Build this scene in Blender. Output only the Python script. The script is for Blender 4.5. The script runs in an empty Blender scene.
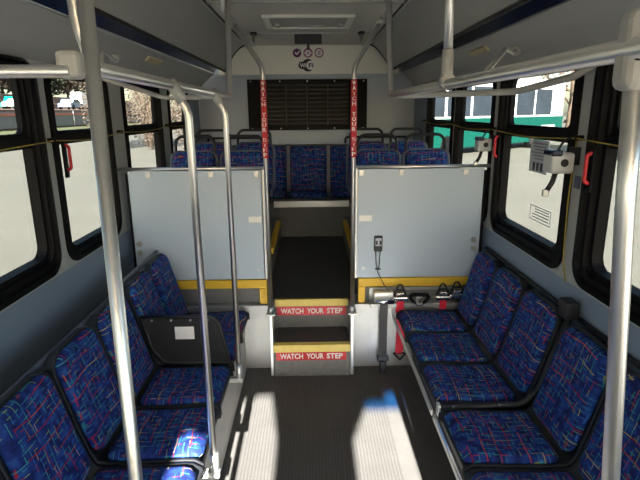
import bpy, bmesh, math, random
from mathutils import Vector, Matrix
random.seed(7)
S = bpy.context.scene
COL = S.collection
PI = math.pi
def R(d): return math.radians(d)

# ------------------------------------------------------------------ materials
def new_mat(name):
    m = bpy.data.materials.new(name); m.use_nodes = True
    nt = m.node_tree; nt.nodes.clear()
    out = nt.nodes.new('ShaderNodeOutputMaterial')
    return m, nt, out
def N(nt, t, **kw):
    n = nt.nodes.new(t)
    for k, v in kw.items(): setattr(n, k, v)
    return n
def M_(nt, op, a, b=None, c=None):
    n = nt.nodes.new('ShaderNodeMath'); n.operation = op
    for i, v in enumerate((a, b, c)):
        if v is None: continue
        if isinstance(v, (int, float)): n.inputs[i].default_value = v
        else: nt.links.new(v, n.inputs[i])
    return n.outputs[0]
def mix(nt, f, a, b):
    n = nt.nodes.new('ShaderNodeMix'); n.data_type = 'RGBA'
    for s, v in (('Factor', f), ('A', a), ('B', b)):
        i = [q for q in n.inputs if q.name == s and (q.type == ('VALUE' if s == 'Factor' else 'RGBA'))][0]
        if isinstance(v, (int, float)): i.default_value = v
        elif isinstance(v, tuple): i.default_value = (*v, 1)
        else: nt.links.new(v, i)
    return [o for o in n.outputs if o.type == 'RGBA'][0]
def mat(name, col, rough=.5, metal=0.0, var=.12, scale=14, bump=0.0, bscale=120, spec=.5, emit=None):
    m, nt, out = new_mat(name)
    b = N(nt, 'ShaderNodeBsdfPrincipled')
    tc = N(nt, 'ShaderNodeTexCoord')
    nz = N(nt, 'ShaderNodeTexNoise'); nz.inputs['Scale'].default_value = scale; nz.inputs['Detail'].default_value = 4
    nt.links.new(tc.outputs['Object'], nz.inputs['Vector'])
    lo = tuple(c * (1 - var) for c in col); hi = tuple(min(1, c * (1 + var)) for c in col)
    nt.links.new(mix(nt, nz.outputs['Fac'], lo, hi), b.inputs['Base Color'])
    b.inputs['Roughness'].default_value = rough; b.inputs['Metallic'].default_value = metal
    b.inputs['Specular IOR Level'].default_value = spec
    if bump:
        n2 = N(nt, 'ShaderNodeTexNoise'); n2.inputs['Scale'].default_value = bscale
        nt.links.new(tc.outputs['Object'], n2.inputs['Vector'])
        bp = N(nt, 'ShaderNodeBump'); bp.inputs['Strength'].default_value = bump; bp.inputs['Distance'].default_value = .004
        nt.links.new(n2.outputs['Fac'], bp.inputs['Height']); nt.links.new(bp.outputs[0], b.inputs['Normal'])
    if emit:
        b.inputs['Emission Color'].default_value = (*emit[0], 1); b.inputs['Emission Strength'].default_value = emit[1]
    nt.links.new(b.outputs[0], out.inputs[0])
    return m

def glass_mat(name, tint, gloss=.05):
    m, nt, out = new_mat(name)
    t = N(nt, 'ShaderNodeBsdfTransparent')
    tc = N(nt, 'ShaderNodeTexCoord'); nz = N(nt, 'ShaderNodeTexNoise'); nz.inputs['Scale'].default_value = 3
    nt.links.new(tc.outputs['Object'], nz.inputs['Vector'])
    nt.links.new(mix(nt, nz.outputs['Fac'], tuple(c * .97 for c in tint), tuple(min(1, c * 1.03) for c in tint)), t.inputs[0])
    g = N(nt, 'ShaderNodeBsdfGlossy'); g.inputs['Roughness'].default_value = .02
    g.inputs[0].default_value = (.9, .95, 1, 1)
    mx = N(nt, 'ShaderNodeMixShader'); mx.inputs[0].default_value = gloss
    nt.links.new(t.outputs[0], mx.inputs[1]); nt.links.new(g.outputs[0], mx.inputs[2])
    nt.links.new(mx.outputs[0], out.inputs[0])
    return m

def fabric_mat():
    m, nt, out = new_mat('seat_fabric')
    b = N(nt, 'ShaderNodeBsdfPrincipled'); b.inputs['Roughness'].default_value = .85
    b.inputs['Specular IOR Level'].default_value = .25
    uv = N(nt, 'ShaderNodeUVMap'); uv.uv_map = 'UVMap'
    oi = N(nt, 'ShaderNodeObjectInfo')
    sp = N(nt, 'ShaderNodeSeparateXYZ'); nt.links.new(uv.outputs[0], sp.inputs[0])
    u = M_(nt, 'ADD', sp.outputs[0], M_(nt, 'MULTIPLY', oi.outputs['Random'], 3.0)); v = sp.outputs[1]
    cmb = N(nt, 'ShaderNodeCombineXYZ'); nt.links.new(u, cmb.inputs[0]); nt.links.new(v, cmb.inputs[1])
    P = cmb.outputs[0]
    def noise(scale, w=0, detail=2):
        n = N(nt, 'ShaderNodeTexNoise'); n.noise_dimensions = '4D'; n.inputs['Scale'].default_value = scale
        n.inputs['W'].default_value = w; n.inputs['Detail'].default_value = detail
        nt.links.new(P, n.inputs['Vector']); return n.outputs['Fac']
    def ramp(f, stops, const=False):
        r = N(nt, 'ShaderNodeValToRGB'); cr = r.color_ramp
        if const: cr.interpolation = 'CONSTANT'
        while len(cr.elements) < len(stops): cr.elements.new(.5)
        for e, (p, c) in zip(cr.elements, stops): e.position = p; e.color = (*c, 1)
        nt.links.new(f, r.inputs[0]); return r.outputs[0]
    def wn(a, bb, w):
        c = N(nt, 'ShaderNodeCombineXYZ'); nt.links.new(a, c.inputs[0]); nt.links.new(bb, c.inputs[1]); c.inputs[2].default_value = w
        n = N(nt, 'ShaderNodeTexWhiteNoise'); n.noise_dimensions = '3D'; nt.links.new(c.outputs[0], n.inputs[0]); return n.outputs['Value']
    base = ramp(noise(26, 1.0, 3), [(.30, (.006, .009, .055)), (.46, (.010, .024, .15)), (.58, (.014, .05, .24)), (.72, (.02, .11, .28))])
    col = base
    def lines(col, along, across, per, half, seg, thr, w, stops, wob=.004):
        a2 = M_(nt, 'ADD', across, M_(nt, 'MULTIPLY', M_(nt, 'SINE', M_(nt, 'MULTIPLY_ADD', along, 22.0, w)), wob))
        q = M_(nt, 'DIVIDE', a2, per)
        line = M_(nt, 'LESS_THAN', M_(nt, 'ABSOLUTE', M_(nt, 'SUBTRACT', M_(nt, 'FRACT', q), .5)), half / per)
        ci = M_(nt, 'FLOOR', q)
        off = M_(nt, 'MULTIPLY', wn(ci, ci, w + 9.3), 7.0)
        si = M_(nt, 'FLOOR', M_(nt, 'ADD', M_(nt, 'DIVIDE', along, seg), off))
        on = M_(nt, 'GREATER_THAN', wn(ci, si, w), thr)
        c = ramp(wn(ci, si, w + 4.1), stops, True)
        return mix(nt, M_(nt, 'MULTIPLY', M_(nt, 'MULTIPLY', line, on), .9), col, c)
    teal = [(0, (.025, .22, .30)), (.35, (.03, .14, .46)), (.6, (.06, .32, .26)), (.8, (.26, .30, .10)), (.93, (.32, .04, .06))]
    hot = [(0, (.38, .014, .025)), (.45, (.55, .08, .03)), (.62, (.50, .34, .16)), (.74, (.04, .25, .28)), (.85, (.28, .012, .07))]
    col = lines(col, v, u, .029, .0019, .026, .48, 1.7, teal)
    col = lines(col, u, v, .021, .0017, .020, .60, 5.2, teal)
    col = lines(col, v, u, .043, .0017, .028, .70, 12.2, hot)
    col = lines(col, u, v, .056, .0021, .085, .22, 3.3, hot, .006)
    nt.links.new(col, b.inputs['Base Color'])
    n2 = N(nt, 'ShaderNodeTexNoise'); n2.inputs['Scale'].default_value = 500; nt.links.new(P, n2.inputs['Vector'])
    bp = N(nt, 'ShaderNodeBump'); bp.inputs['Strength'].default_value = .15; bp.inputs['Distance'].default_value = .002
    nt.links.new(n2.outputs['Fac'], bp.inputs['Height']); nt.links.new(bp.outputs[0], b.inputs['Normal'])
    nt.links.new(b.outputs[0], out.inputs[0])
    return m

def floor_mat():
    m, nt, out = new_mat('ribbed_rubber_floor')
    b = N(nt, 'ShaderNodeBsdfPrincipled'); b.inputs['Roughness'].default_value = .5; b.inputs['Specular IOR Level'].default_value = .5
    tc = N(nt, 'ShaderNodeTexCoord'); sp = N(nt, 'ShaderNodeSeparateXYZ'); nt.links.new(tc.outputs['Object'], sp.inputs[0])
    nz = N(nt, 'ShaderNodeTexNoise'); nz.inputs['Scale'].default_value = 5; nz.inputs['Detail'].default_value = 8; nt.links.new(tc.outputs['Object'], nz.inputs['Vector'])
    sk = N(nt, 'ShaderNodeTexNoise'); sk.inputs['Scale'].default_value = 160; sk.inputs['Detail'].default_value = 1; nt.links.new(tc.outputs['Object'], sk.inputs['Vector'])
    c = mix(nt, nz.outputs['Fac'], (.078, .075, .071), (.125, .12, .112))
    rib = M_(nt, 'SINE', M_(nt, 'MULTIPLY', sp.outputs[0], 2 * PI / .017))
    inside = M_(nt, 'LESS_THAN', M_(nt, 'ABSOLUTE', M_(nt, 'ADD', sp.outputs[0], -.02)), .42)
    ribm = M_(nt, 'MULTIPLY', inside, M_(nt, 'GREATER_THAN', rib, .2))
    c = mix(nt, M_(nt, 'MULTIPLY', ribm, .40), c, (.045, .043, .042))
    c = mix(nt, M_(nt, 'GREATER_THAN', sk.outputs['Fac'], .71), c, (.20, .19, .17))
    nt.links.new(c, b.inputs['Base Color'])
    bp = N(nt, 'ShaderNodeBump'); bp.inputs['Strength'].default_value = .5; bp.inputs['Distance'].default_value = .003
    nt.links.new(M_(nt, 'MULTIPLY', rib, inside), bp.inputs['Height']); nt.links.new(bp.outputs[0], b.inputs['Normal'])
    nt.links.new(b.outputs[0], out.inputs[0]); return m

def wall_mat():
    m, nt, out = new_mat('side_wall_panel')
    b = N(nt, 'ShaderNodeBsdfPrincipled'); b.inputs['Roughness'].default_value = .5
    tc = N(nt, 'ShaderNodeTexCoord'); sp = N(nt, 'ShaderNodeSeparateXYZ'); nt.links.new(tc.outputs['Object'], sp.inputs[0])
    nz = N(nt, 'ShaderNodeTexNoise'); nz.inputs['Scale'].default_value = 200; nt.links.new(tc.outputs['Object'], nz.inputs['Vector'])
    lo = mix(nt, nz.outputs['Fac'], (.20, .26, .34), (.26, .32, .41))
    hi = mix(nt, nz.outputs['Fac'], (.40, .41, .39), (.45, .46, .44))
    zz = M_(nt, 'GREATER_THAN', sp.outputs[2], .985)
    rear = M_(nt, 'LESS_THAN', sp.outputs[1], 5.1)
    nt.links.new(mix(nt, M_(nt, 'MULTIPLY', zz, rear), lo, hi), b.inputs['Base Color'])
    nt.links.new(b.outputs[0], out.inputs[0]); return m

def ground_mat():
    m, nt, out = new_mat('concrete_lot')
    b = N(nt, 'ShaderNodeBsdfPrincipled'); b.inputs['Roughness'].default_value = .9
    tc = N(nt, 'ShaderNodeTexCoord')
    mp = N(nt, 'ShaderNodeMapping'); mp.inputs['Scale'].default_value = (.12, 1.2, 1); nt.links.new(tc.outputs['Object'], mp.inputs[0])
    nz = N(nt, 'ShaderNodeTexNoise'); nz.inputs['Scale'].default_value = 1.2; nz.inputs['Detail'].default_value = 6; nt.links.new(mp.outputs[0], nz.inputs['Vector'])
    n2 = N(nt, 'ShaderNodeTexNoise'); n2.inputs['Scale'].default_value = 9; n2.inputs['Detail'].default_value = 5; nt.links.new(tc.outputs['Object'], n2.inputs['Vector'])
    c = mix(nt, nz.outputs['Fac'], (.115, .11, .09), (.17, .162, .135))
    c = mix(nt, M_(nt, 'MULTIPLY', n2.outputs['Fac'], .4), c, (.13, .125, .108))
    nt.links.new(c, b.inputs['Base Color']); nt.links.new(b.outputs[0], out.inputs[0]); return m

MT = dict(
    fabric=fabric_mat(), floor=floor_mat(), wall=wall_mat(), ground=ground_mat(),
    steel=mat('brushed_steel', (.74, .725, .70), .34, 1.0, .08, 40, .05, 300),
    chrome=mat('bright_steel', (.75, .75, .75), .2, 1.0, .05),
    alu=mat('aluminium_trim', (.62, .63, .62), .4, .85, .08, 60),
    fitting=mat('grey_fitting', (.42, .42, .40), .5, 0, .05),
    black=mat('black_rubber', (.005, .005, .006), .6, 0, .2, 30, spec=.15),
    shell=mat('charcoal_plastic', (.013, .014, .017), .5, 0, .15, 60, .1, 400),
    shellgrey=mat('grey_blue_plastic', (.10, .11, .15), .45, 0, .12),
    partition=mat('speckled_partition', (.46, .545, .64), .38, 0, .08, 260),
    ceiling=mat('ceiling_panel', (.64, .62, .56), .5, 0, .05, 6),
    cove=mat('cove_panel', (.46, .46, .43), .45, 0, .06, 8),
    header=mat('cream_header', (.84, .82, .74), .5, 0, .04, 6),
    rearwall=mat('rear_wall_grey', (.44, .50, .57), .5, 0, .05, 60),
    lowmetal=mat('scuffed_metal_panel', (.38, .385, .375), .42, .45, .16, 12, .05),
    rubber=mat('dark_rubber', (.055, .055, .055), .6, 0, .25, 18, .2, 200),
    platform=mat('grey_rubber_riser', (.17, .17, .165), .65, 0, .3, 40, .2, 300),
    yellow=mat('yellow_nosing', (.80, .50, .035), .5, 0, .12, 20),
    paleyellow=mat('faded_yellow_nosing', (.80, .62, .16), .5, 0, .15, 24),
    red=mat('red_vinyl', (.58, .022, .03), .45, 0, .08),
    redstrap=mat('red_webbing', (.72, .02, .05), .7, 0, .15, 90, .3, 500),
    greystrap=mat('grey_webbing', (.07, .07, .075), .8, 0, .15, 90, .3, 500),
    white=mat('white_vinyl', (.82, .81, .78), .5, 0, .03),
    paper=mat('pale_grey_paper', (.55, .57, .62), .7, 0, .05),
    ink=mat('dark_ink', (.03, .03, .04), .6, 0, .1),
    greyink=mat('grey_ink', (.24, .25, .28), .6, 0, .1),
    purple=mat('purple_vinyl', (.16, .02, .13), .5, 0, .1),
    magenta=mat('magenta_vinyl', (.30, .05, .16), .5, 0, .1),
    advert=mat('navy_gloss_strip', (.007, .014, .042), .2, 0, .4, 3),
    grille=mat('matt_black_metal', (.005, .0048, .0045), .6, 0, .2, spec=.2),
    grillebrown=mat('worn_black_metal', (.065, .057, .048), .6, 0, .25, spec=.3),
    cord=mat('yellow_cord', (.36, .27, .04), .6, 0, .1),
    lamp=mat('amber_lens', (.55, .47, .27), .4, 0, .1),
    greylight=mat('light_grey_plastic', (.60, .62, .62), .4, 0, .05),
    benchbase=mat('light_grey_kick_panel', (.50, .49, .46), .5, .1, .14, 10),
    glass=glass_mat('tinted_glass', (.55, .555, .535), .02),
    clear=glass_mat('clear_glass', (.97, .98, .97), .03),
    blueglass=glass_mat('blue_tint_band', (.12, .42, .75), .03),
    busgreen=mat('bus_green_paint', (.0, .06, .045), .5, 0, .05, 1, spec=.3),
    buswhite=mat('bus_white_paint', (.80, .80, .78), .4, 0, .03, 1),
    busglass=mat('dark_bus_window', (.022, .03, .042), .25, 0, .5, .8, spec=.2),
    bark=mat('bark', (.10, .07, .05), .9, 0, .3),
    leafbrown=mat('dry_brown_foliage', (.10, .078, .06), .9, 0, .6, 3),
    leafgreen=mat('dark_green_foliage', (.022, .035, .018), .9, 0, .6, 2),
    grass=mat('lot_edge_grass', (.10, .115, .05), .95, 0, .45, .9),
    fence=mat('grey_fence_mesh', (.16, .16, .165), .8, 0, .3, 1.5),
    orange=mat('orange_rail', (.45, .12, .05), .6, 0, .1),
    soil=mat('brown_bank', (.15, .10, .08), .95, 0, .35, .7),
    cargreen=mat('green_car_paint', (.0, .25, .17), .35, 0, .05),
    carwhite=mat('white_car_paint', (.8, .8, .8), .35, 0, .05),
    carblue=mat('blue_grey_car_paint', (.15, .2, .3), .35, 0, .05),
)

# ------------------------------------------------------------------ mesh builder
def fillet(path, rad, n=6):
    P = [Vector(p) for p in path]
    if rad <= 0 or len(P) < 3: return P
    out = [P[0]]
    for i in range(1, len(P) - 1):
        a, b, c = P[i - 1], P[i], P[i + 1]
        d1, d2 = (a - b), (c - b); l1, l2 = d1.length, d2.length
        ang = d1.angle(d2)
        if abs(ang - PI) < .02: out.append(b); continue
        t = min(rad / math.tan(ang / 2), l1 * .48, l2 * .48)
        p1, p2 = b + d1.normalized() * t, b + d2.normalized() * t
        for k in range(n + 1):
            s = k / n
            out.append((1 - s) ** 2 * p1 + 2 * s * (1 - s) * b + s * s * p2)
    out.append(P[-1]); return out

class B:
    def __init__(s): s.v = []; s.f = []; s.sm = []; s.uv = {}
    def face(s, idx, smooth=False): s.f.append(tuple(idx)); s.sm.append(smooth)
    def box(s, x0, x1, y0, y1, z0, z1, bev=0.0, mtx=None, seg=2):
        x0, x1 = sorted((x0, x1)); y0, y1 = sorted((y0, y1)); z0, z1 = sorted((z0, z1))
        bm = bmesh.new(); bmesh.ops.create_cube(bm, size=1)
        for q in bm.verts:
            q.co = Vector(((x0 + x1) / 2 + q.co.x * (x1 - x0), (y0 + y1) / 2 + q.co.y * (y1 - y0), (z0 + z1) / 2 + q.co.z * (z1 - z0)))
        if bev: bmesh.ops.bevel(bm, geom=list(bm.edges), offset=min(bev, .49 * min(x1 - x0, y1 - y0, z1 - z0)), segments=seg, affect='EDGES', profile=.5)
        s.bm(bm, mtx); return s
    def bm(s, bm, mtx=None, smooth=False):
        o = len(s.v); bm.verts.ensure_lookup_table(); bm.verts.index_update()
        for q in bm.verts: s.v.append((mtx @ q.co) if mtx else q.co.copy())
        for f in bm.faces: s.face([o + q.index for q in f.verts], smooth)
        bm.free()
    def tube(s, path, r, fil=.05, seg=14, caps=True):
        P = fillet(path, fil); n = len(P); o = len(s.v)
        T = []
        for i in range(n):
            a = P[max(0, i - 1)]; b = P[min(n - 1, i + 1)]; T.append((b - a).normalized())
        up = Vector((0, 0, 1)) if abs(T[0].z) < .9 else Vector((1, 0, 0))
        nrm = T[0].cross(up).normalized()
        for i in range(n):
            nrm = (nrm - T[i] * nrm.dot(T[i])).normalized(); bn = T[i].cross(nrm)
            rr = r[i] if isinstance(r, (list, tuple)) else r
            for k in range(seg):
                a = 2 * PI * k / seg; s.v.append(P[i] + nrm * math.cos(a) * rr + bn * math.sin(a) * rr)
        for i in range(n - 1):
            for k in range(seg):
                k2 = (k + 1) % seg
                s.face((o + i * seg + k, o + i * seg + k2, o + (i + 1) * seg + k2, o + (i + 1) * seg + k), True)
        if caps:
            s.face([o + k for k in range(seg)][::-1]); s.face([o + (n - 1) * seg + k for k in range(seg)])
        return s
    def prism(s, poly, axis, a, b, smooth=False):
        """extrude a 2-D outline (two remaining axes in order) from a to b along axis"""
        o = len(s.v); n = len(poly)
        for w in (a, b):
            for (p, q) in poly:
                s.v.append(Vector({'x': (w, p, q), 'y': (p, w, q), 'z': (p, q, w)}[axis]))
        for k in range(n):
            k2 = (k + 1) % n; s.face((o + k, o + k2, o + n + k2, o + n + k), smooth)
        s.face([o + k for k in range(n)][::-1]); s.face([o + n + k for k in range(n)]); return s
    def strip(s, prof, axis_y0, axis_y1, thick):
        """sheet swept along y whose cross-section is the x,z polyline, with thickness"""
        pts = [Vector((x, 0, z)) for x, z in prof]; off = []
        for i in range(len(pts)):
            a = pts[max(0, i - 1)]; b = pts[min(len(pts) - 1, i + 1)]; d = (b - a).normalized()
            off.append(pts[i] + Vector((-d.z, 0, d.x)) * thick)
        poly = [(p.x, p.z) for p in pts] + [(p.x, p.z) for p in reversed(off)]
        return s.prism(poly, 'y', axis_y0, axis_y1)
    def sphere(s, c, r, sx=1, sy=1, sz=1, sub=2):
        bm = bmesh.new(); bmesh.ops.create_icosphere(bm, subdivisions=sub, radius=r)
        for q in bm.verts: q.co = Vector((c[0] + q.co.x * sx, c[1] + q.co.y * sy, c[2] + q.co.z * sz))
        s.bm(bm, None, True); return s
    def build(s, name, m, parent=None, uvs=None, mtx=None):
        me = bpy.data.meshes.new(name)
        vs = [(mtx @ Vector(q)) for q in s.v] if mtx else s.v
        me.from_pydata([tuple(q) for q in vs], [], s.f)
        me.polygons.foreach_set('use_smooth', s.sm)
        bm = bmesh.new(); bm.from_mesh(me); bmesh.ops.recalc_face_normals(bm, faces=list(bm.faces)); bm.to_mesh(me); bm.free()
        if uvs:
            ul = me.uv_layers.new(name='UVMap')
            for lp in me.loops: ul.data[lp.index].uv = uvs[lp.vertex_index]
        me.materials.append(MT[m])
        o = bpy.data.objects.new(name, me); COL.objects.link(o)
        if parent: o.parent = parent
        return o

def tag(o, label, cat, group=None):
    o['label'] = label; o['category'] = cat
    if group: o['group'] = group
    return o
def thing(name, label, cat, loc=(0, 0, 0), rz=0, group=None):
    o = bpy.data.objects.new(name, None); COL.objects.link(o); o.location = loc; o.rotation_euler = (0, 0, rz)
    o.empty_display_size = .1
    return tag(o, label, cat, group)
def struct(o): o['kind'] = 'structure'; return o
def stuff(o): o['kind'] = 'stuff'; return o
def rebase(o, loc):
    """put a mesh thing's origin at its base"""
    o.data.transform(Matrix.Translation(-Vector(loc))); o.location = loc; return o

def text_geo(body, w, h):
    """letters as (verts, faces) scaled into a w x h box centred on 0, thin"""
    cu = bpy.data.curves.new('t', 'FONT'); cu.body = body; cu.extrude = .001; cu.offset = .028; cu.size = 1; cu.resolution_u = 3
    ob = bpy.data.objects.new('t', cu); COL.objects.link(ob)
    dg = bpy.context.evaluated_depsgraph_get(); me = bpy.data.meshes.new_from_object(ob.evaluated_get(dg))
    vs = [q.co.copy() for q in me.vertices]; fs = [tuple(p.vertices) for p in me.polygons]
    bpy.data.objects.remove(ob); bpy.data.meshes.remove(me)
    xs = [q.x for q in vs]; ys = [q.y for q in vs]
    x0, x1, y0, y1 = min(xs), max(xs), min(ys), max(ys)
    out = [Vector(((q.x - (x0 + x1) / 2) * w / (x1 - x0), (q.y - (y0 + y1) / 2) * h / (y1 - y0), q.z)) for q in vs]
    return out, fs
def outline_mesh(outer, holes, thick):
    """flat 2-D outline with holes, extruded: returns verts, faces in (u, v, w)"""
    cu = bpy.data.curves.new('o', 'CURVE'); cu.dimensions = '2D'; cu.fill_mode = 'BOTH'; cu.extrude = thick / 2
    for pts in [outer] + holes:
        sp = cu.splines.new('POLY'); sp.points.add(len(pts) - 1)
        for q, (a, b) in zip(sp.points, pts): q.co = (a, b, 0, 1)
        sp.use_cyclic_u = True
    ob = bpy.data.objects.new('o', cu); COL.objects.link(ob)
    dg = bpy.context.evaluated_depsgraph_get(); me = bpy.data.meshes.new_from_object(ob.evaluated_get(dg))
    vs = [q.co.copy() for q in me.vertices]; fs = [tuple(p.vertices) for p in me.polygons]
    bpy.data.objects.remove(ob); bpy.data.meshes.remove(me)
    return vs, fs
def rrect(a0, a1, b0, b1, r, n=6):
    r = max(.002, min(r, (a1 - a0) / 2 - .001, (b1 - b0) / 2 - .001)); out = []
    for cx, cy, t0 in ((a1 - r, b1 - r, 0), (a0 + r, b1 - r, 90), (a0 + r, b0 + r, 180), (a1 - r, b0 + r, 270)):
        for k in range(n + 1):
            t = R(t0 + 90 * k / n); out.append((cx + r * math.cos(t), cy + r * math.sin(t)))
    return out

# ------------------------------------------------------------------ room dimensions (metres)
XL, XR = -1.24, 1.17          # inner faces of the side walls
YF, YB = -2.4, 5.8            # unseen front wall, rear wall
ZC = 2.45
SUN_EL = 24.0; TE = math.tan(R(SUN_EL))

# ---- floors, steps, platforms
b = B(); b.box(XL - .05, XR + .05, YF - .05, 3.21, -.06, 0); struct(b.build('floor', 'floor'))
b = B(); b.box(-.335, .335, 3.405, 5.27, .36, .44); struct(b.build('floor_rear_aisle', 'rubber'))
b = B()
b.box(-.265, .245, 3.085, 3.40, .0, .217); b.box(-.335, .335, 3.385, 3.41, .0, .42)
st = struct(b.build('floor_step', 'platform'))
b = B(); b.box(-.255, .235, 3.115, 3.384, .217, .226); struct(b.build('floor_step_tread', 'rubber'))
for z, y, x0, x1 in ((.233, 3.068, -.268, .248), (.44, 3.375, -.272, .255)):
    b = B(); b.prism([(y, z - .048), (y + .012, z - .052), (y + .016, z - .012), (y + .055, z - .01), (y + .055, z), (y + .008, z)], 'x', x0, x1)
    struct(b.build('trim_1' if z < .3 else 'trim_2', 'paleyellow'))
for sx, x in ((-1, -.28), (1, .262)):      # bright edge strips beside the steps
    b = B(); b.box(x - .012, x + .012, 3.09, 3.2, 0, .445, .004); struct(b.build('trim_3' if sx < 0 else 'trim_4', 'alu'))
for sx, xa, xb, nm in ((-1, XL, -.292, 'left'), (1, .275, XR, 'right')):
    b = B(); b.box(xa, xb, 3.2, 3.40, 0, .472, .004); struct(b.build('wall_riser_' + nm, 'lowmetal'))
    b = B(); b.box(xa, xb * 1.0 if sx < 0 else xb, 3.401, 3.42, 0, .472)
    xx = -.335 if sx < 0 else .335
    b = B(); b.box(xa if sx < 0 else xx, xx if sx < 0 else xb, 3.25, 5.25, .0 if False else .475, .66); struct(b.build('floor_platform_' + nm, 'platform'))
    b = B(); b.box(xa if sx < 0 else xx, xx if sx < 0 else xb, 3.405, 5.25, 0.0, .474); struct(b.build('floor_platform_base_' + nm, 'platform'))
    # yellow edging below the partition and along the aisle
    b = B()
    if sx < 0: b.box(XL + .01, -.31, 3.222, 3.249, .588, .648, .004); b.box(-.362, -.31, 3.222, 3.249, .474, .588, .004)
    else: b.box(.312, 1.10, 3.222, 3.249, .588, .648, .004); b.box(.312, .36, 3.222, 3.249, .474, .588, .004)
    struct(b.build('trim_5' if sx < 0 else 'trim_6', 'yellow'))
    b = B(); b.box(xx - sx * .022, xx + sx * .02, 3.9, 4.95, .635, .69, .005); struct(b.build('trim_7' if sx < 0 else 'trim_8', 'yellow'))
# rear bench base with bright nosing
b = B(); b.box(XL, XR, 5.26, YB, .44, .80); struct(b.build('floor_bench_base', 'platform'))
b = B(); b.box(-.40, .40, 5.235, 5.262, .765, .835, .006); struct(b.build('trim_9', 'alu'))

# ---- side walls with window openings
LW = [(-2.2, -.82, .08, .75, 'clear'), (-.72, .78, .095, 1.0, 'glass'), (.88, 2.385, .095), (2.46, 3.20, .075), (3.43, 4.28, .06), (4.52, 5.25, .06)]  # first two lie unseen behind the camera, added to let light in
RW = [(-2.2, -.82, .08, .12, 'clear'), (-.72, .78, .08, .85, 'clear'), (.88, 2.115, .125), (2.215, 3.165, .095), (3.25, 4.10, .06), (4.18, 5.10, .07)]  # first two unseen, clear glazing added to brighten the cabin
Z1 = 1.983
wn = 0
def window(side, y0, y1, band, Z0=1.0, gm='glass'):
    global wn
    wn += 1
    x = XL if side < 0 else XR
    sg = 1 if side < 0 else -1          # towards the cabin
    zt = Z1
    prof = [(.0, -.004), (.0, .012), (.03, .02), (.036, .002), (.066, .010), (.072, -.012), (.098, -.006), (.104, -.05)]
    k = band / .104
    kb = (.10 if band > .09 else .08) / .104
    b = B(); loops = []
    for ins, d in prof:
        iy, iz = ins * k, ins * kb
        pts = rrect(y0 + iy, y1 - iy, Z0 + iz, zt - ins * .42, max(.03, .105 - ins * .45))
        o = len(b.v)
        for (p, q) in pts: b.v.append(Vector((x + sg * d, p, q)))
        loops.append((o, len(pts)))
    for (o1, n), (o2, _) in zip(loops, loops[1:]):
        for i in range(n):
            j = (i + 1) % n; b.face((o1 + i, o1 + j, o2 + j, o2 + i), False)
    w = struct(b.build('window_%d' % wn, 'black'))
    yi0, yi1, zi0, zi1 = y0 + .104 * k, y1 - .104 * k, Z0 + .104 * kb, zt - .104 * .42
    c = B(); c.box(x - sg * .05, x - sg * .012, yi0 - .01, yi1 + .01, 1.60, 1.655, .006)
    # slim sash round the opening top light
    n = 6
    ro = rrect(yi0 - .008, yi1 + .008, 1.65, zi1 + .008, .03); ri = rrect(yi0 + .02, yi1 - .02, 1.668, zi1 - .016, .035)
    for d0, d1 in ((-.045, -.02),):
        o = len(c.v)
        for d in (d0, d1):
            for lp in (ro, ri):
                for (p, q) in lp: c.v.append(Vector((x + sg * d, p, q)))
        L = len(ro)
        for i in range(L):
            j = (i + 1) % L
            c.face((o + 2 * L + i, o + 2 * L + j, o + 3 * L + j, o + 3 * L + i)); c.face((o + i, o + j, o + L + j, o + L + i))
            c.face((o + L + i, o + L + j, o + 3 * L + j, o + 3 * L + i)); c.face((o + i, o + j, o + 2 * L + j, o + 2 * L + i))
    c.build('transom_sash', 'black', w)
    g = B(); g.box(x - sg * .046, x - sg * .041, yi0 - .006, yi1 + .006, zi0 - .006, zi1 + .006); g.build('glass_pane', gm, w)
    return rrect(y0 + .012, y1 - .012, Z0 + .012, zt - .008, .10)
for side, wins, x, nm in ((-1, LW, XL, 'left'), (1, RW, XR, 'right')):
    holes = [window(side, *q) for q in wins]
    vs, fs = outline_mesh([(YF - .05, -.06), (YB + .05, -.06), (YB + .05, 2.06), (YF - .05, 2.06)], holes, .05)
    b = B(); b.v = [Vector((x + side * .0255 + q.z, q.x, q.y)) for q in vs]; b.f = fs; b.sm = [False] * len(fs)
    struct(b.build('wall_' + nm, 'wall'))

# ---- unseen front wall, added; its glazed openings are shaped to throw the sun patches
def up(p): return (p[0], (p[1] - YF) * TE)
LO = [up(q) for q in ((-.545, .25), (-.205, .25), (-.208, 2.43), (-.268, 2.885), (-.36, 2.885), (-.395, 2.80), (-.47, 2.86), (-.545, 2.90))]
RO = [up(q) for q in ((.20, .25), (.515, .25), (.525, 2.1), (.545, 2.68), (.545, 2.88), (.455, 2.885), (.45, 2.80), (.325, 2.79), (.30, 2.69), (.215, 2.42))]
WIND = [[(-1.12, 1.2), (-.75, 1.2), (-.75, 2.0), (-1.12, 2.0)], [(.72, .4), (1.06, .4), (1.06, 2.0), (.72, 2.0)]]
vs, fs = outline_mesh([(XL - .05, -.06), (XR + .05, -.06), (XR + .05, ZC + .06), (XL - .05, ZC + .06)], [LO, RO], .04)
b = B(); b.v = [Vector((q.x, YF - .02 + q.z, q.y)) for q in vs]; b.f = fs; b.sm = [False] * len(fs)
struct(b.build('wall_front_sun_mask', 'cove'))
zb = up((0, 2.72))[1]
b = B(); b.box(.19, .56, YF - .055, YF - .05, zb, 2.42); struct(b.build('window_17', 'blueglass'))
b = B(); b.box(.19, .56, YF - .055, YF - .05, .9, zb); struct(b.build('window_16', 'clear'))
b = B(); b.box(-.56, -.19, YF - .055, YF - .05, .9, 2.42); struct(b.build('window_15', 'clear'))

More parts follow.
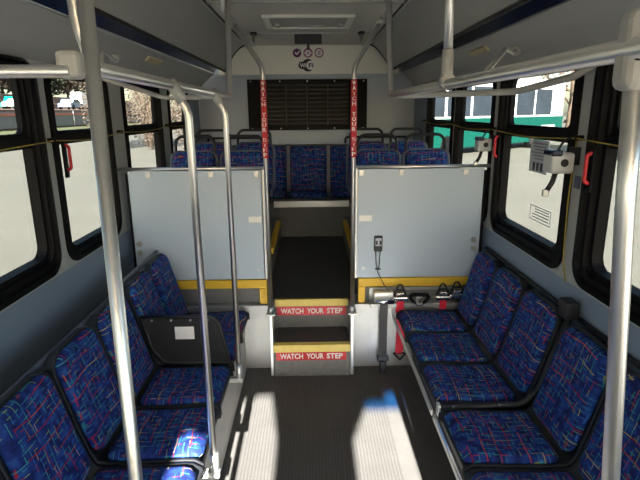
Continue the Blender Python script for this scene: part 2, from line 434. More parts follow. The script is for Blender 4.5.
# ---- rear wall, header, ceiling, coves
b = B(); b.box(XL - .05, XR + .05, YB, YB + .05, -.06, 2.55); struct(b.build('wall_back', 'rearwall'))
b = B(); b.box(-1.0, .98, YB - .012, YB - .001, 2.145, 2.47, .003); struct(b.build('wall_back_header', 'header'))
b = B(); b.box(-1.05, 1.03, YB - .022, YB - .001, 2.118, 2.15, .004); struct(b.build('trim_10', 'rearwall'))
b = B(); b.box(-.9, .88, YF - .05, YB + .05, ZC, ZC + .05); struct(b.build('ceiling', 'ceiling'))
for i, y in enumerate((-.6, .9, 2.25, 3.58, 4.92)):
    b = B(); b.box(-.67, .65, y - .02, y + .02, ZC - .008, ZC + .002, .003); struct(b.build('trim_%d' % (11 + i), 'cove'))
def cove(sx):
    # sx -1 left, +1 right; x measured from the aisle centre line of the coach
    c0 = -.02
    X = lambda d: c0 + sx * d
    W = (XL if sx < 0 else XR)
    nm = 'left' if sx < 0 else 'right'
    pr = []
    for k in range(11):
        t = k / 10; ang = t
        d = .665 + .245 * t; z = 2.455 - .272 * (t ** 1.7)
        pr.append((X(d), z))
    b = B(); b.strip(pr if sx > 0 else pr, YF, 5.76, .012 * (1 if sx > 0 else -1)); o = struct(b.build('ceiling_cove_' + nm, 'cove'))
    b = B(); b.strip([(x, z - .012) for x, z in pr], 5.752, 5.765, .03 * (1 if sx > 0 else -1)); struct(b.build('trim_%d' % (16 if sx < 0 else 17), 'black'))
    # rolled lower lip of the upper panel
    b = B(); b.tube([(X(.905), YF, 2.184), (X(.905), 5.75, 2.184)], .012, 0, 8); struct(b.build('trim_%d' % (18 if sx < 0 else 19), 'shell'))
    b = B(); b.tube([(X(.655), YF, 2.449), (X(.655), 5.75, 2.449)], .009, 0, 8); struct(b.build('trim_%d' % (20 if sx < 0 else 21), 'shell'))
    # lower valance
    lo = [(X(1.03), 2.150), (X(1.045), 2.138), (X(1.10), 2.092), (X(1.16), 2.034), (W + sx * .0, 1.985), (W + sx * .02, 1.983)]
    b = B(); b.strip(lo, YF, 5.74, .012 * (1 if sx > 0 else -1)); struct(b.build('ceiling_valance_' + nm, 'cove'))
    b = B(); b.tube([(X(1.028), YF, 2.158), (X(1.028), 5.74, 2.158)], .009, 0, 8); struct(b.build('trim_%d' % (22 if sx < 0 else 23), 'alu'))
    # roof skin behind
    b = B(); b.strip([(X(.90), 2.46), (X(1.12), 2.40), (W + sx * .05, 2.15), (W + sx * .05, 1.96)], YF, 5.85, .02 * (1 if sx > 0 else -1)); struct(b.build('ceiling_edge_' + nm, 'cove'))
    # navy strip in the slot
    a = B(); a.strip([(X(.945), 2.275), (X(1.022), 2.160)], .25 if sx < 0 else .25, 5.73, .006 * (1 if sx > 0 else -1))
    ad = a.build('advert_strip', 'advert')
    tag(ad, 'long glossy navy strip in the cove above the %s windows' % ('left-hand' if sx < 0 else 'right-hand'), 'strip', 'navy cove strips')
    # amber courtesy lens
    l = B(); xm = X(1.075); zm = 2.112 - .002
    mt = Matrix.Translation((xm, 3.3 if sx > 0 else 3.75, zm - .004)) @ Matrix.Rotation(sx * R(44), 4, 'Y')
    l.box(-.022, .022, -.16, .16, -.007, .007, .006, mt)
    lo_ = l.build('courtesy_light', 'lamp'); tag(lo_, 'small amber courtesy lens in the valance over the %s rear windows' % ('left-hand' if sx < 0 else 'right-hand'), 'light', 'courtesy lenses')
cove(-1); cove(1)

# ------------------------------------------------------------------ rear wall fittings
t = thing('air_vent_grille', 'wide black louvred vent grille across the rear wall', 'vent', (-.03, YB - .02, 1.55))
b = B(); x0, x1, h = -.66, .66, .545
b.box(x0, x1, -.03, .0, 0, .04, .004); b.box(x0, x1, -.03, .0, h - .04, h, .004)
for a, c in ((x0, x0 + .2), (x1 - .2, x1)): b.box(a, c, -.028, 0, .03, h - .03, .004)
b.box(x0 + .1, x1 - .1, -.005, .014, .02, h - .02)
b.build('frame', 'grille', t)
b = B()
for k in range(10):
    z = .065 + k * .046
    for a, c in ((-.45, -.01), (.01, .45)):
        b.prism([(-.031, z), (-.031, z + .012), (-.006, z + .030), (-.006, z + .020)], 'x', a, c)
b.build('louvres', 'grillebrown', t)
b = B()
for x in (-.235, -.005, .225): b.box(x - .008, x + .008, -.036, -.02, .05, h - .05, .003)
b.build('ribs', 'grillebrown', t)
for x in (-.62, -.3, 0, .3, .62):
    for z in (.02, h - .02): B().tube([(x, -.037, z), (x, -.028, z)], .008, 0, 8).build('screw', 'alu', t)

YD = YB - .0135
def disc(b, cx, cz, r, y, t=.002, n=28, sx=1):
    b.prism([(cx + r * sx * math.cos(2 * PI * k / n), cz + r * math.sin(2 * PI * k / n)) for k in range(n)], 'y', y - t, y)
def ringd(b, cx, cz, r, w, y, t=.002, n=28):
    o = len(b.v)
    for yy in (y - t, y):
        for rr in (r, r - w):
            for k in range(n): b.v.append(Vector((cx + rr * math.cos(2 * PI * k / n), yy, cz + rr * math.sin(2 * PI * k / n))))
    for k in range(n):
        j = (k + 1) % n
        b.face((o + k, o + j, o + n + j, o + n + k)); b.face((o + 2 * n + k, o + 2 * n + j, o + 3 * n + j, o + 3 * n + k))
        b.face((o + k, o + j, o + 2 * n + j, o + 2 * n + k)); b.face((o + n + k, o + n + j, o + 3 * n + j, o + 3 * n + k))
for i, x in enumerate((-.137, -.017, .103)):
    z = 2.371
    lab = ('round dark purple decal with a white tick mark on the rear header', 'round purple ringed decal with a white diamond, middle of three', 'round purple ringed decal with a pale square, beside the diamond decal')[i]
    d = thing('round_decal', lab, 'decal', (x, YD, z), 0, 'round decals on the rear header')
    b = B(); disc(b, 0, 0, .046, 0)
    b.build('disc', 'purple' if i == 0 else 'white', d)
    b = B()
    if i == 0:
        b.prism([(-.028, .002), (-.018, .012), (-.004, -.004), (.024, .024), (.032, .014), (-.002, -.024)], 'y', -.0035, -.002)
        b.build('symbol', 'white', d)
    else:
        ringd(b, 0, 0, .050, .012, -.002); b.build('ring', 'magenta', d)
        b = B()
        if i == 1:
            b.prism([(-.014, 0), (0, .013), (.014, 0), (0, -.013)], 'y', -.0035, -.002)
            for q in ((-.026, .02), (.026, .02), (-.026, -.02), (.026, -.02)): disc(b, q[0], q[1], .007, -.002, .0015, 10)
        else:
            b.box(-.02, .02, -.0035, -.002, -.018, -.012); b.box(-.02, .02, -.0035, -.002, .012, .018); ringd(b, .002, 0, .011, .004, -.002, .0015, 16)
        b.build('symbol', 'magenta', d)
d = thing('wifi_decal', 'black and white WiFi decal under the round decals', 'decal', (-.019, YD, 2.243))
b = B(); b.prism(rrect(-.105, .03, -.038, .038, .036), 'y', -.002, 0); disc(b, 0, 0, .066, 0, .0022); b.build('badge', 'ink', d)
b = B(); disc(b, .03, 0, .048, -.0022, .001); b.build('white_half', 'white', d)
def put_text(body, w, h, cx, cz, y, name, m, parent):
    vs, fs = text_geo(body, w, h)
    b = B(); b.v = [Vector((cx + q.x, y - q.z, cz + q.y)) for q in vs]; b.f = fs; b.sm = [False] * len(fs)
    return b.build(name, m, parent)
put_text('Wi', .07, .045, -.055, 0, -.0045, 'white_lettering', 'white', d)
put_text('Fi', .05, .045, .032, 0, -.0048, 'black_lettering', 'ink', d)
t = thing('latch_box', 'small black latch box at the top centre of the rear header', 'latch', (-.012, 4.97, 2.34))
b = B(); b.box(-.125, .125, -.05, 0, .02, .1105, .006); b.build('body', 'ink', t)
for x in (-.07, .07): B().tube([(x, -.054, .06), (x, -.048, .06)], .022, 0, 12).build('bolt', 'grillebrown', t)
b = B(); b.box(-.014, .014, -.034, -.016, -.035, .022, .003); b.build('tongue', 'grillebrown', t)

# roof hatch
t = thing('roof_hatch', 'rectangular roof escape hatch in the rear ceiling', 'hatch', (-.005, 4.28, ZC))
b = B(); b.box(-.35, .35, -.28, -.24, -.022, -.001, .006); b.box(-.35, .35, .24, .28, -.022, -.001, .006)
b.box(-.35, -.30, -.24, .24, -.022, -.001, .006); b.box(.30, .35, -.24, .24, -.022, -.001, .006); b.build('frame', 'header', t)
b = B(); b.box(-.30, .30, -.24, .24, -.012, -.002); b.box(-.14, .14, .12, .16, -.02, -.011, .003); b.build('cover', 'cove', t)
for x in (-.25, .25):
    b = B(); b.box(x - .02, x + .02, .02, .12, -.035, -.012, .008); b.build('latch_handle', 'fitting', t)

# ------------------------------------------------------------------ overhead rails
RZ, RR = 1.842, .0165
def clamp(parent, p, axis=(0, 1, 0), r=.025, l=.05, name='clamp'):
    a = Vector(axis).normalized(); p = Vector(p)
    b = B(); b.tube([p - a * l / 2, p + a * l / 2], r, 0, 14); return b.build(name, 'fitting', parent)
h = thing('overhead_handrail', 'steel overhead handrail along the left side of the aisle', 'handrail', (-.45, 1.0, RZ), 0, 'overhead handrails')
o0 = Vector((-.45, 1.0, RZ))
def rel(b_, org):
    b_.v = [Vector(q) - Vector(org) for q in b_.v]; return b_
rel(B().tube([(-.45, 1.01, RZ), (-.45, 2.90, RZ - .012), (-.45, 3.05, 2.448)], RR, .07), o0).build('rail', 'steel', h)
rel(B().tube([(XL, 1.0, RZ - .014), (-.45, 1.0, RZ - .014)], .0125, .05), o0).build('wall_bar', 'steel', h)
rel(B().tube([(-.442, 1.09, 1.838), (-.464, 1.09, 1.93), (-.470, 1.09, 2.05), (-.468, 1.09, 2.449)], .0145, .12), o0).build('drop_tube', 'steel', h)
rel(B().tube([(-.45, 2.83, RZ - .008), (-.80, 2.88, 1.83), (-1.10, 2.75, 1.935), (-1.20, 2.70, 1.975)], .0125, .1), o0).build('side_arm', 'fitting', h)
rel(B().tube([(-1.135, 3.10, 2.068), (-1.11, 3.05, 2.045), (-.85, 2.2, 2.0), (-.455, 1.15, 1.848)], .008, .05), o0).build('brace', 'steel', h)
rel(B().tube([(-1.14, 3.105, 2.072), (-1.125, 3.08, 2.055)], .026, 0), o0).build('flange', 'fitting', h)
b = B(); b.box(-.476, -.432, .992, 1.035, 1.814, 1.866, .010); rel(b, o0).build('clamp', 'fitting', h)
b = B(); b.tube([(-.45, 3.045, 2.43), (-.45, 3.047, 2.449)], .032, 0); rel(b, o0).build('ceiling_flange', 'alu', h)

h2 = thing('overhead_handrail', 'steel overhead handrail along the right side of the aisle', 'handrail', (.45, .73, RZ), 0, 'overhead handrails')
o1 = Vector((.45, .73, RZ))
rel(B().tube([(.45, .3, RZ - .012), (.45, 2.90, RZ - .006), (.45, 3.08, 2.448)], RR, .07), o1).build('rail', 'steel', h2)
rel(B().tube([(.45, 1.715, RZ), (.45, 1.74, 2.448)], .0150, 0), o1).build('drop_tube', 'steel', h2)
clamp(h2, Vector((.45, 1.715, RZ)) - o1, (0, 1, 0), .024, .05); clamp(h2, Vector((.45, 1.717, RZ + .05)) - o1, (0, 0, 1), .0185, .10, 'sleeve')
rel(B().tube([(.45, 2.84, RZ - .006), (.56, 2.86, 1.832), (1.02, 2.56, 1.838), (1.12, 2.2, 1.885), (XR, 2.12, 1.94)], .0165, .12), o1).build('side_arm', 'fitting', h2)
rel(B().tube([(1.105, 2.82, 2.062), (1.07, 2.76, 2.035), (.80, 2.15, 1.99), (.452, 1.35, 1.842)], .008, .05), o1).build('brace', 'steel', h2)
rel(B().tube([(1.11, 2.825, 2.066), (1.093, 2.80, 2.05)], .026, 0), o1).build('flange', 'fitting', h2)

# short ceiling rails for the step poles
for sx, nm in ((-1, 'left'), (1, 'right')):
    x = -.505 if sx < 0 else .475
    c = thing('ceiling_grab_rail', 'short ceiling rail holding the %s step pole' % ('left-hand' if sx < 0 else 'right-hand'), 'handrail', (x, 3.2, 2.33), 0, 'ceiling rails by the steps')
    B().tube([(0, -.06, .119), (0, 0, 0.005), (0, 1.6, 0.005), (0, 1.66, .119)], .0145, .04).build('rail', 'steel', c)
    B().tube([(0, 1.655, .10), (0, 1.66, .119)], .03, 0).build('ceiling_flange', 'shell', c)

# step poles with red wrap
def wrapped(sx):
    x = -.28 if sx < 0 else .264
    tx = -.505 if sx < 0 else .475
    t = thing('warning_pole', 'steel pole with red warning wrap at the %s edge of the steps' % ('left-hand' if sx < 0 else 'right-hand'), 'pole', (x, 3.13, .446), 0, 'red-wrapped step poles')
    z0 = .446
    B().tube([(0, 0, 0), (0, 0, 1.56), (tx - x, .34, 2.325 - z0)], .0145, .10).build('tube', 'steel', t)
    B().tube([(0, 0, 0), (0, 0, .045)], .021, 0).build('base_collar', 'alu', t)
    q0, q1 = Vector((tx - x, .34, 2.325 - z0)), Vector((0, 0, 1.56))
    d = (q1 - q0).normalized(); B().tube([q0 - d * .02, q0 + d * .07], .021, 0).build('clamp', 'fitting', t)
    za, zb_ = 1.475 - z0, 1.935 - z0
    w = B().tube([(0, 0, za), (0, 0, zb_)], .0185, 0, 20).build('warning_wrap', 'red', t)
    b = B(); msg = 'WATCH YOUR STEP '; n = len(msg) - 1; hh = (zb_ - za - .01) / n
    for i, ch in enumerate(msg):
        if ch == ' ':
            b.build('lettering', 'white', w); b = B(); continue
        vs, fs = text_geo(ch, .024, hh * .80); o = len(b.v); zc = zb_ - .005 - hh * (i + .5)
        for q in vs:
            a = q.x / .0185; rr = .0190 + (.0006 if q.z > 0 else 0)
            b.v.append(Vector((rr * math.sin(a), -rr * math.cos(a), zc + q.y)))
        for f in fs: b.face([o + k for k in f])
    br = B(); br.box(-.03, .03, -.03, .085, -.014, 0, .004); br.build('foot_bracket', 'alu', t)
wrapped(-1); wrapped(1)

# ------------------------------------------------------------------ grab poles
def pole(lab, path, r, base=True, cl=None):
    p0 = Vector(path[-1])
    t = thing('grab_pole', lab, 'pole', p0, 0, 'steel grab poles')
    b = B(); b.tube(path, r, .10, 18); rel(b, p0).build('tube', 'steel', t)
    B().tube([(0, 0, -.03), (0, 0, .055)], r * 1.28, 0, 16).build('base_collar', 'alu', t)
    sg = -1 if p0.x < 0 else 1
    if base == 'floor':
        B().tube([(0, 0, -.012), (0, 0, -.002)], r * 2.4, 0, 20).build('floor_flange', 'alu', t)
    else:
        b = B(); b.box(-.02 * sg, sg * .10, -.016, .016, -.05, -.022, .006); b.build('foot_bracket', 'fitting', t)
    if cl:
        b = B(); b.tube(cl, r * 1.45, 0, 16); rel(b, p0).build('clamp', 'fitting', t)
    return t
pole('thick steel grab pole at front left nearest the camera', [(-.432, 1.07, 2.449), (-.405, .955, .40), (-.405, .955, .012)], .0152, 'floor')
pole('steel grab pole between the first two left seats, bent at its top', [(-.448, 1.7, 1.842), (-.40, 1.7, 1.755), (-.396, 1.7, .40)], .0135, True, [(-.452, 1.7, 1.85), (-.415, 1.7, 1.785)])
pole('steel grab pole standing at the front corner of the black modesty panel', [(-.448, 2.4, 1.842), (-.395, 2.4, 1.76), (-.394, 2.4, .41)], .0130, True, [(-.452, 2.4, 1.85), (-.415, 2.4, 1.79)])
tp = pole('thick steel grab pole at front right nearest the camera', [(.458, .735, 1.825), (.474, .735, 1.60), (.520, .735, 1.1), (.536, .735, .60), (.532, .73, .012)], .0140, 'floor')
b = B(); b.box(.436, .482, .712, .76, 1.774, 1.885, .016, None, 3); rel(b, (.532, .73, .012)).build('tee_clamp', 'fitting', tp)
for q in ((.447, 1.818), (.461, 1.815)): rel(B().tube([(q[0], .706, q[1]), (q[0], .714, q[1])], .0045, 0, 8), (.532, .73, .012)).build('clamp_screw', 'shell', tp)

# ------------------------------------------------------------------ partitions
def partition(sx):
    if sx < 0: xa, xb = XL + .055, -.302
    else: xa, xb = .285, XR - .03
    z0, z1, y = .652, 1.395, 3.228
    side = 'left-hand' if sx < 0 else 'right-hand'
    t = thing('partition_panel', 'pale blue-grey partition panel behind the %s bench seats' % side, 'partition', ((xa + xb) / 2, y, z0), 0, 'grey partitions')
    w = (xb - xa) / 2
    b = B(); b.box(-w + .012, w - .02, -.008, .008, .003, z1 - z0 - .006, .003); b.build('panel', 'partition', t)
    b = B(); b.tube([(-w - (.05 if sx < 0 else 0), 0, z1 - z0 + .008), (w + (.0 if sx < 0 else .02), 0, z1 - z0 + .008)], .0115, 0, 10); b.build('top_rail', 'steel', t)
    xi = w - .008 if sx < 0 else -w + .008
    b = B(); b.box(xi - .009, xi + .009, -.012, .012, 0, z1 - z0, .004); b.build('edge_post', 'alu', t)
    xo = -w + .004 if sx < 0 else w - .008
    b = B(); b.box(xo - .007, xo + .007, -.014, .014, .08, z1 - z0 - .02, .004); b.build('wall_edging', 'black', t)
    for x in ((-w + .14, .1, w - .05) if sx < 0 else (-w + .04, -.13, w - .14)):
        b = B(); b.box(x - .016, x + .016, -.014, -.008, z1 - z0 - .05, z1 - z0 - .008, .003); b.tube([(x, -.018, z1 - z0 - .03), (x, -.013, z1 - z0 - .03)], .007, 0, 8)
        b.build('clip', 'alu', t)
    xs = w - .07 if sx < 0 else -w + .07
    b = B(); b.box(xs - .042, xs + .042, -.0095, -.008, z1 - z0 - .335 if False else .395, .435); s_ = b.build('notice_sticker', 'white', t); s_['label'] = 'small white notice sticker'
    xh = -w + .045 if sx < 0 else w - .06
    for z in (.20, .26):
        b = B(); b.tube([(xh, -.022, z), (xh, -.008, z)], .018, 0, 12); b.tube([(xh, -.027, z), (xh, -.02, z)], .009, 0, 8); b.build('bolt', 'lowmetal', t)
    b = B(); b.tube([(w - .06 if sx < 0 else -w + .06, -.012, .07), (w - .06 if sx < 0 else -w + .06, -.008, .07)], .011, 0, 10); b.build('screw', 'alu', t)
partition(-1); partition(1)

# step stickers
for (cx, cz, y, w, hgt, lab) in ((-.015, .148, 3.0865, .475, .062, 'red WATCH YOUR STEP sticker on the lower step riser'), (-.01, .352, 3.386, .50, .066, 'red WATCH YOUR STEP sticker on the upper step riser')):
    t = thing('warning_sticker', lab, 'sticker', (cx, y, cz), 0, 'red step stickers')
    b = B(); b.box(-w / 2, w / 2, -.002, 0, -hgt / 2, hgt / 2); b.build('backing', 'red', t)
    for word, x, ww in (('WATCH', -.28, .335), ('YOUR', .055, .25), ('STEP', .335, .235)):
        put_text(word, w * .98 * ww, hgt * .64, x * w, 0, -.0035, 'lettering', 'white', t)

# ------------------------------------------------------------------ seats
def smooth_profile(P, n):
    """Catmull-Rom through the points, n samples evenly spaced"""
    P = [Vector((p[0], p[1], 0)) for p in P]; Q = [P[0] * 2 - P[1]] + P + [P[-1] * 2 - P[-2]]
    fine = []
    for i in range(1, len(Q) - 2):
        for k in range(24):
            t = k / 24; a, b_, c, d = Q[i - 1:i + 3]
            fine.append(.5 * ((2 * b_) + (c - a) * t + (2 * a - 5 * b_ + 4 * c - d) * t * t + (3 * b_ - a - 3 * c + d) * t ** 3))
    fine.append(P[-1]); acc = [0]
    for i in range(1, len(fine)): acc.append(acc[-1] + (fine[i] - fine[i - 1]).length)
    def at(s):
        s = max(0, min(acc[-1], s)); 
        for i in range(1, len(acc)):
            if acc[i] >= s:
                f = (s - acc[i - 1]) / max(1e-9, acc[i] - acc[i - 1]); p = fine[i - 1].lerp(fine[i], f); d = (fine[i] - fine[i - 1]).normalized(); return p, d
        return fine[-1], (fine[-1] - fine[-2]).normalized()
    return at, acc[-1]
def pad(prof, w, th, r, e=.03, nu=17, nv=19, u0=0, v0=0, base=-.004):
    """upholstered pad on the profile (depth, height): returns builder and uv list. Local y is the seat width."""
    at, L = smooth_profile(prof, nv)
    b = B(); uvs = []
    top = []; bot = []
    for j in range(nv):
        vv = math.sin((j / (nv - 1) - .5) * PI); bb = vv * L / 2
        hw = w / 2
        ex = abs(bb) - (L / 2 - r)
        if ex > 0: hw = w / 2 - (r - math.sqrt(max(0, r * r - ex * ex)))
        p, d = at(bb + L / 2); nrm = Vector((d.y, -d.x))
        rt, rb = [], []
        for i in range(nu):
            s = math.sin((i / (nu - 1) - .5) * PI); a = s * hw
            dist = min(hw - abs(a), L / 2 - abs(bb)); k = min(1, max(0, dist) / e)
            hgt = th * math.sqrt(max(0, 1 - (1 - k) ** 2))
            rt.append(len(b.v)); b.v.append(Vector((p.x + nrm.x * hgt, a, p.y + nrm.y * hgt))); uvs.append((u0 + a, v0 + bb))
        top.append(rt)
        for i in range(nu):
            s = math.sin((i / (nu - 1) - .5) * PI); a = s * hw
            rb.append(len(b.v)); b.v.append(Vector((p.x + nrm.x * base, a, p.y + nrm.y * base))); uvs.append((u0 + a, v0 + bb))
        bot.append(rb)
    for j in range(nv - 1):
        for i in range(nu - 1):
            b.face((top[j][i], top[j][i + 1], top[j + 1][i + 1], top[j + 1][i]), True)
            b.face((bot[j][i], bot[j + 1][i], bot[j + 1][i + 1], bot[j][i + 1]), True)
    for j in range(nv - 1):
        b.face((top[j][0], top[j + 1][0], bot[j + 1][0], bot[j][0])); b.face((top[j][-1], bot[j][-1], bot[j + 1][-1], top[j + 1][-1]))
    for i in range(nu - 1):
        b.face((top[0][i], bot[0][i], bot[0][i + 1], top[0][i + 1])); b.face((top[-1][i], top[-1][i + 1], bot[-1][i + 1], bot[-1][i]))
    return b, uvs
# local seat: x = 0 at the front edge, negative towards the back; faces +x
PAN = [(0, .418), (-.03, .436), (-.20, .428), (-.37, .430)]
BACK = [(-.395, .450), (-.43, .56), (-.475, .72), (-.515, .865)]
def shell_prof():
    return [(.012, .385), (.012, .415), (-.03, .432), (-.20, .424), (-.37, .424), (-.41, .46), (-.445, .56), (-.487, .72), (-.527, .872)]
def build_shell(w, pr, th=.024):
    at, L = smooth_profile(pr, 30); b = B(); n = 30; rows = []
    for j in range(n):
        s = L * j / (n - 1); p, d = at(s); nrm = Vector((d.y, -d.x))
        hw = w / 2 - .002
        ex = s - (L - .07)
        if ex > 0: hw -= .07 - math.sqrt(max(0, .07 ** 2 - ex ** 2)) * 1.0
        row = []
        # raised rim at the sides
        for a, up_ in ((-hw, -th), (-hw, .012), (-hw + .014, .014), (-hw + .024, 0), (hw - .024, 0), (hw - .014, .014), (hw, .012), (hw, -th)):
            row.append(len(b.v)); b.v.append(Vector((p.x + nrm.x * up_, a, p.y + nrm.y * up_)))
        rows.append(row)
    m = len(rows[0])
    for j in range(n - 1):
        for i in range(m):
            k = (i + 1) % m; b.face((rows[j][i], rows[j][k], rows[j + 1][k], rows[j + 1][i]), 0 < i < m - 2)
    b.face(rows[0]); b.face(rows[-1][::-1]); return b
def make_seat(label, x, y, rz, group, w=.383):
    t = thing('transit_chair', label, 'seat', (x, y, 0), rz, group)
    build_shell(w, shell_prof()).build('shell', 'shell', t)
    k = random.random()
    b, uv = pad(PAN, w - .052, .026, .045, .035, u0=k, v0=k * 3); b.build('seat_cushion', 'fabric', t, uv)
    b, uv = pad(BACK, w - .056, .026, .06, .035, u0=k, v0=k * 3 + .5); b.build('backrest', 'fabric', t, uv)
    return t
PITCH = .387
FL, FR = -.455, .585
LS = [(1.09, 'blue patterned bench seat nearest the camera on the left side'),
      (1.477, 'blue patterned left seat second from the camera, beside the bright end bracket'),
      (1.864, 'blue patterned left seat with sunlight on its front edge'),
      (2.245, 'blue patterned left seat on the camera side of the black modesty panel'),
      (2.645, 'blue patterned left seat just behind the black modesty panel'),
      (3.005, 'blue patterned left seat against the grey partition')]
RS = [(2.978, 'blue patterned right seat against the grey partition, above the red straps'),
      (2.610, 'blue patterned right seat in the middle of the rear three'),
      (2.224, 'blue patterned right seat on the far side of the black divider arm'),
      (1.800, 'blue patterned right seat on the camera side of the black divider arm'),
      (1.414, 'blue patterned right seat second on the camera side of the divider arm'),
      (1.028, 'blue patterned bench seat nearest the camera on the right side')]
for y, lab in LS: make_seat(lab, FL, y, 0, 'side-facing bench seats', .383 if y < 2.5 else .365)
for y, lab in RS: make_seat(lab, FR, y, PI, 'side-facing bench seats', .383 if y < 2.9 else .352)
# bench supports
t = thing('bench_support', 'light grey kick panel and back rail carrying the left bench seats', 'bench support', (-.75, 2.0, 0), 0, 'bench supports')
b = B(); b.box(.25, .28, -1.15, 1.185, 0, .38, .006); b.box(-.22, .25, 1.165, 1.185, 0, .38); b.build('kick_panel', 'benchbase', t)
b = B(); b.box(-.24, .255, -1.15, 1.16, .355, .39); b.build('seat_beam', 'shell', t)
b = B(); b.tube([(-.272, -1.15, .846), (-.272, .43, .846)], .012, 0, 10); b.build('back_rail', 'shellgrey', t)
b = B(); b.tube([(-.275, .45, .868), (-.275, 1.185, .868)], .012, 0, 10); b.build('back_rail', 'shellgrey', t)
for y in (-.73, .43):
    b = B(); b.box(-.295, -.25, y - .022, y + .022, .838, .878, .006); b_ = b.build('end_bracket', 'greylight' if y < 0 else 'shell', t)
t = thing('bench_support', 'dark frame with bright front tube carrying the right bench seats', 'bench support', (.86, 2.0, 0), 0, 'bench supports')
b = B(); b.box(-.17, -.14, -1.15, 1.17, 0, .38, .006); b.build('kick_panel', 'rubber', t)  # panel coloured dark to stand for the shade below the right seats
b = B(); b.box(-.24, .24, -1.15, 1.17, .352, .386); b.build('seat_beam', 'shell', t)
for y0, y1 in ((-1.15, .0), (.03, 1.165)):
    b = B(); b.box(-.320, -.308, y0, y1, .382, .410, .003); b.build('front_tube', 'alu', t)
b = B(); b.tube([(.294, .03, .868), (.294, 1.17, .868)], .012, 0, 10); b.build('back_rail', 'shell', t)
b = B(); b.tube([(.294, -1.15, .868), (.294, -.01, .868)], .012, 0, 10); b.build('back_rail', 'shell', t)

# modesty panel (left) and divider arm (right)
t = thing('modesty_panel', 'black modesty panel with white sticker between left seats', 'panel', (-.68, 2.445, .44))
pts = [(-.20, .275), (.16, .275), (.20, .20), (.225, .02), (-.10, .02), (-.165, .075)]
b = B(); b.prism(pts, 'y', -.008, .008); b.build('board', 'shell', t)
b = B(); b.tube([(-.21, 0, .275), (.15, 0, .275), (.185, 0, .235), (.235, 0, -.02)], .011, .05, 10); b.build('top_tube', 'shell', t)
b = B(); b.tube([(-.22, 0, .285), (-.17, 0, .09), (-.11, 0, .018), (.22, 0, .012)], .010, .06, 10); b.build('rim_tube', 'shell', t)
b = B(); b.box(-.045, .055, -.0105, -.008, .155, .225); s_ = b.build('sticker', 'white', t); s_['label'] = 'white sticker'
for x in (-.16, -.06, .04, .13): B().tube([(x, -.014, .262), (x, -.006, .262)], .006, 0, 8).build('rivet', 'alu', t)
t = thing('divider_arm', 'black divider arm splitting the right bench seats', 'armrest', (.86, 2.012, .40))
b = B(); b.tube([(-.295, 0, .035), (.09, 0, .045), (.16, 0, .12), (.27, 0, .50)], .0145, .08, 10); b.build('arm', 'shell', t)
b = B(); b.box(.225, .285, -.035, .045, .47, .55, .008, None); b.build('top_bracket', 'shell', t)
for x, z in ((-.23, .05), (-.02, .055), (.2, .27)): B().tube([(x, -.018, z), (x, -.012, z)], .006, 0, 8).build('screw', 'alu', t)
b = B(); b.box(-.30, -.285, -.02, .02, 0, .055, .004); b.build('end_cap', 'alu', t)

# ------------------------------------------------------------------ securement gear, right of the steps
t = thing('securement_plate', 'pale metal wheelchair securement plate under the right partition', 'plate', (.74, 3.18, .472))
b = B(); b.box(-.355, .22, -.055, .035, .001, .028, .004); b.box(-.355, .34, .03, .045, .026, .112, .004); b.build('plate', 'lowmetal', t)
b = B(); b.box(-.33, -.20, -.045, -.0, .03, .105, .006); b.build('reel_cover', 'alu', t)
b = B(); b.box(-.24, .34, .024, .0295, .04, .095, .002); b.build('backing_strip', 'platform', t)
def buckle(x, z, lab, strap='redstrap', grp='chrome buckles'):
    t = thing('strap_buckle', lab, 'buckle', (x, 3.14, z), 0, grp)
    b = B(); b.box(-.052, .052, -.03, .0, -.022, .008, .008); b.build('bar', 'chrome', t)
    b = B(); b.tube([(-.035, -.005, .008), (-.03, .0, .05), (.03, 0, .05), (.035, -.005, .008)], .006, .015, 8); b.tube([(-.046, .004, .0), (-.01, .012, .082), (.012, .012, .082), (.046, .004, 0)], .006, .012, 8); b.build('loop', 'shell', t)
    b = B(); b.box(-.026, .026, -.012, .004, .012, .03, .004); b.build('tongue', 'chrome', t)
    if strap:
        b = B(); b.box(-.024, .024, -.022, -.014, -.085, -.012, .002); b.build('strap_stub', strap, t)
    return t
buckle(.585, .542, 'chrome buckle with red strap left of the black triangle ring', 'redstrap')
buckle(.872, .545, 'chrome buckle with red strap right of the black triangle ring', 'redstrap')
buckle(.965, .556, 'chrome buckle half hidden behind the rearmost right seat', None)
t = thing('triangle_ring', 'black rubber triangle ring between the two red-strapped buckles', 'ring', (.715, 3.135, .475))
b = B(); P = [(-.055, 0, .085), (.055, 0, .085), (.062, 0, .06), (.015, 0, .008), (-.015, 0, .008), (-.062, 0, .06), (-.055, 0, .085)]
b.tube(P, .011, .02, 10); b.build('ring', 'black', t)
b = B(); b.box(-.022, .022, -.006, .006, .02, .068, .004); b.build('tag', 'lowmetal', t)
b = B(); b.tube([(-.014, -.008, .06), (0, -.008, .03), (.014, -.008, .06)], .005, .004, 8); b.build('mark', 'ink', t)
# grey tie-down strap
t = thing('tie_down_strap', 'grey tie-down strap hanging from its chrome reel to the floor', 'strap', (.475, 3.12, 0), 0, 'tie-down straps')
b = B(); b.tube([(-.06, -.005, .522), (.065, -.005, .522)], .020, 0, 14); b.build('reel', 'chrome', t)
b = B(); b.prism([(-.018, .52), (-.010, .52), (.004, .42), (.004, .09), (-.004, .09), (-.004, .42)], 'x', -.026, .026); b.build('webbing', 'greystrap', t)
b = B(); b.box(-.04, .04, -.012, .012, .085, .125, .008); b.build('slide_buckle', 'shell', t)
b = B(); b.box(-.022, .025, -.02, .02, .0, .088, .01); b.build('hook', 'shell', t)
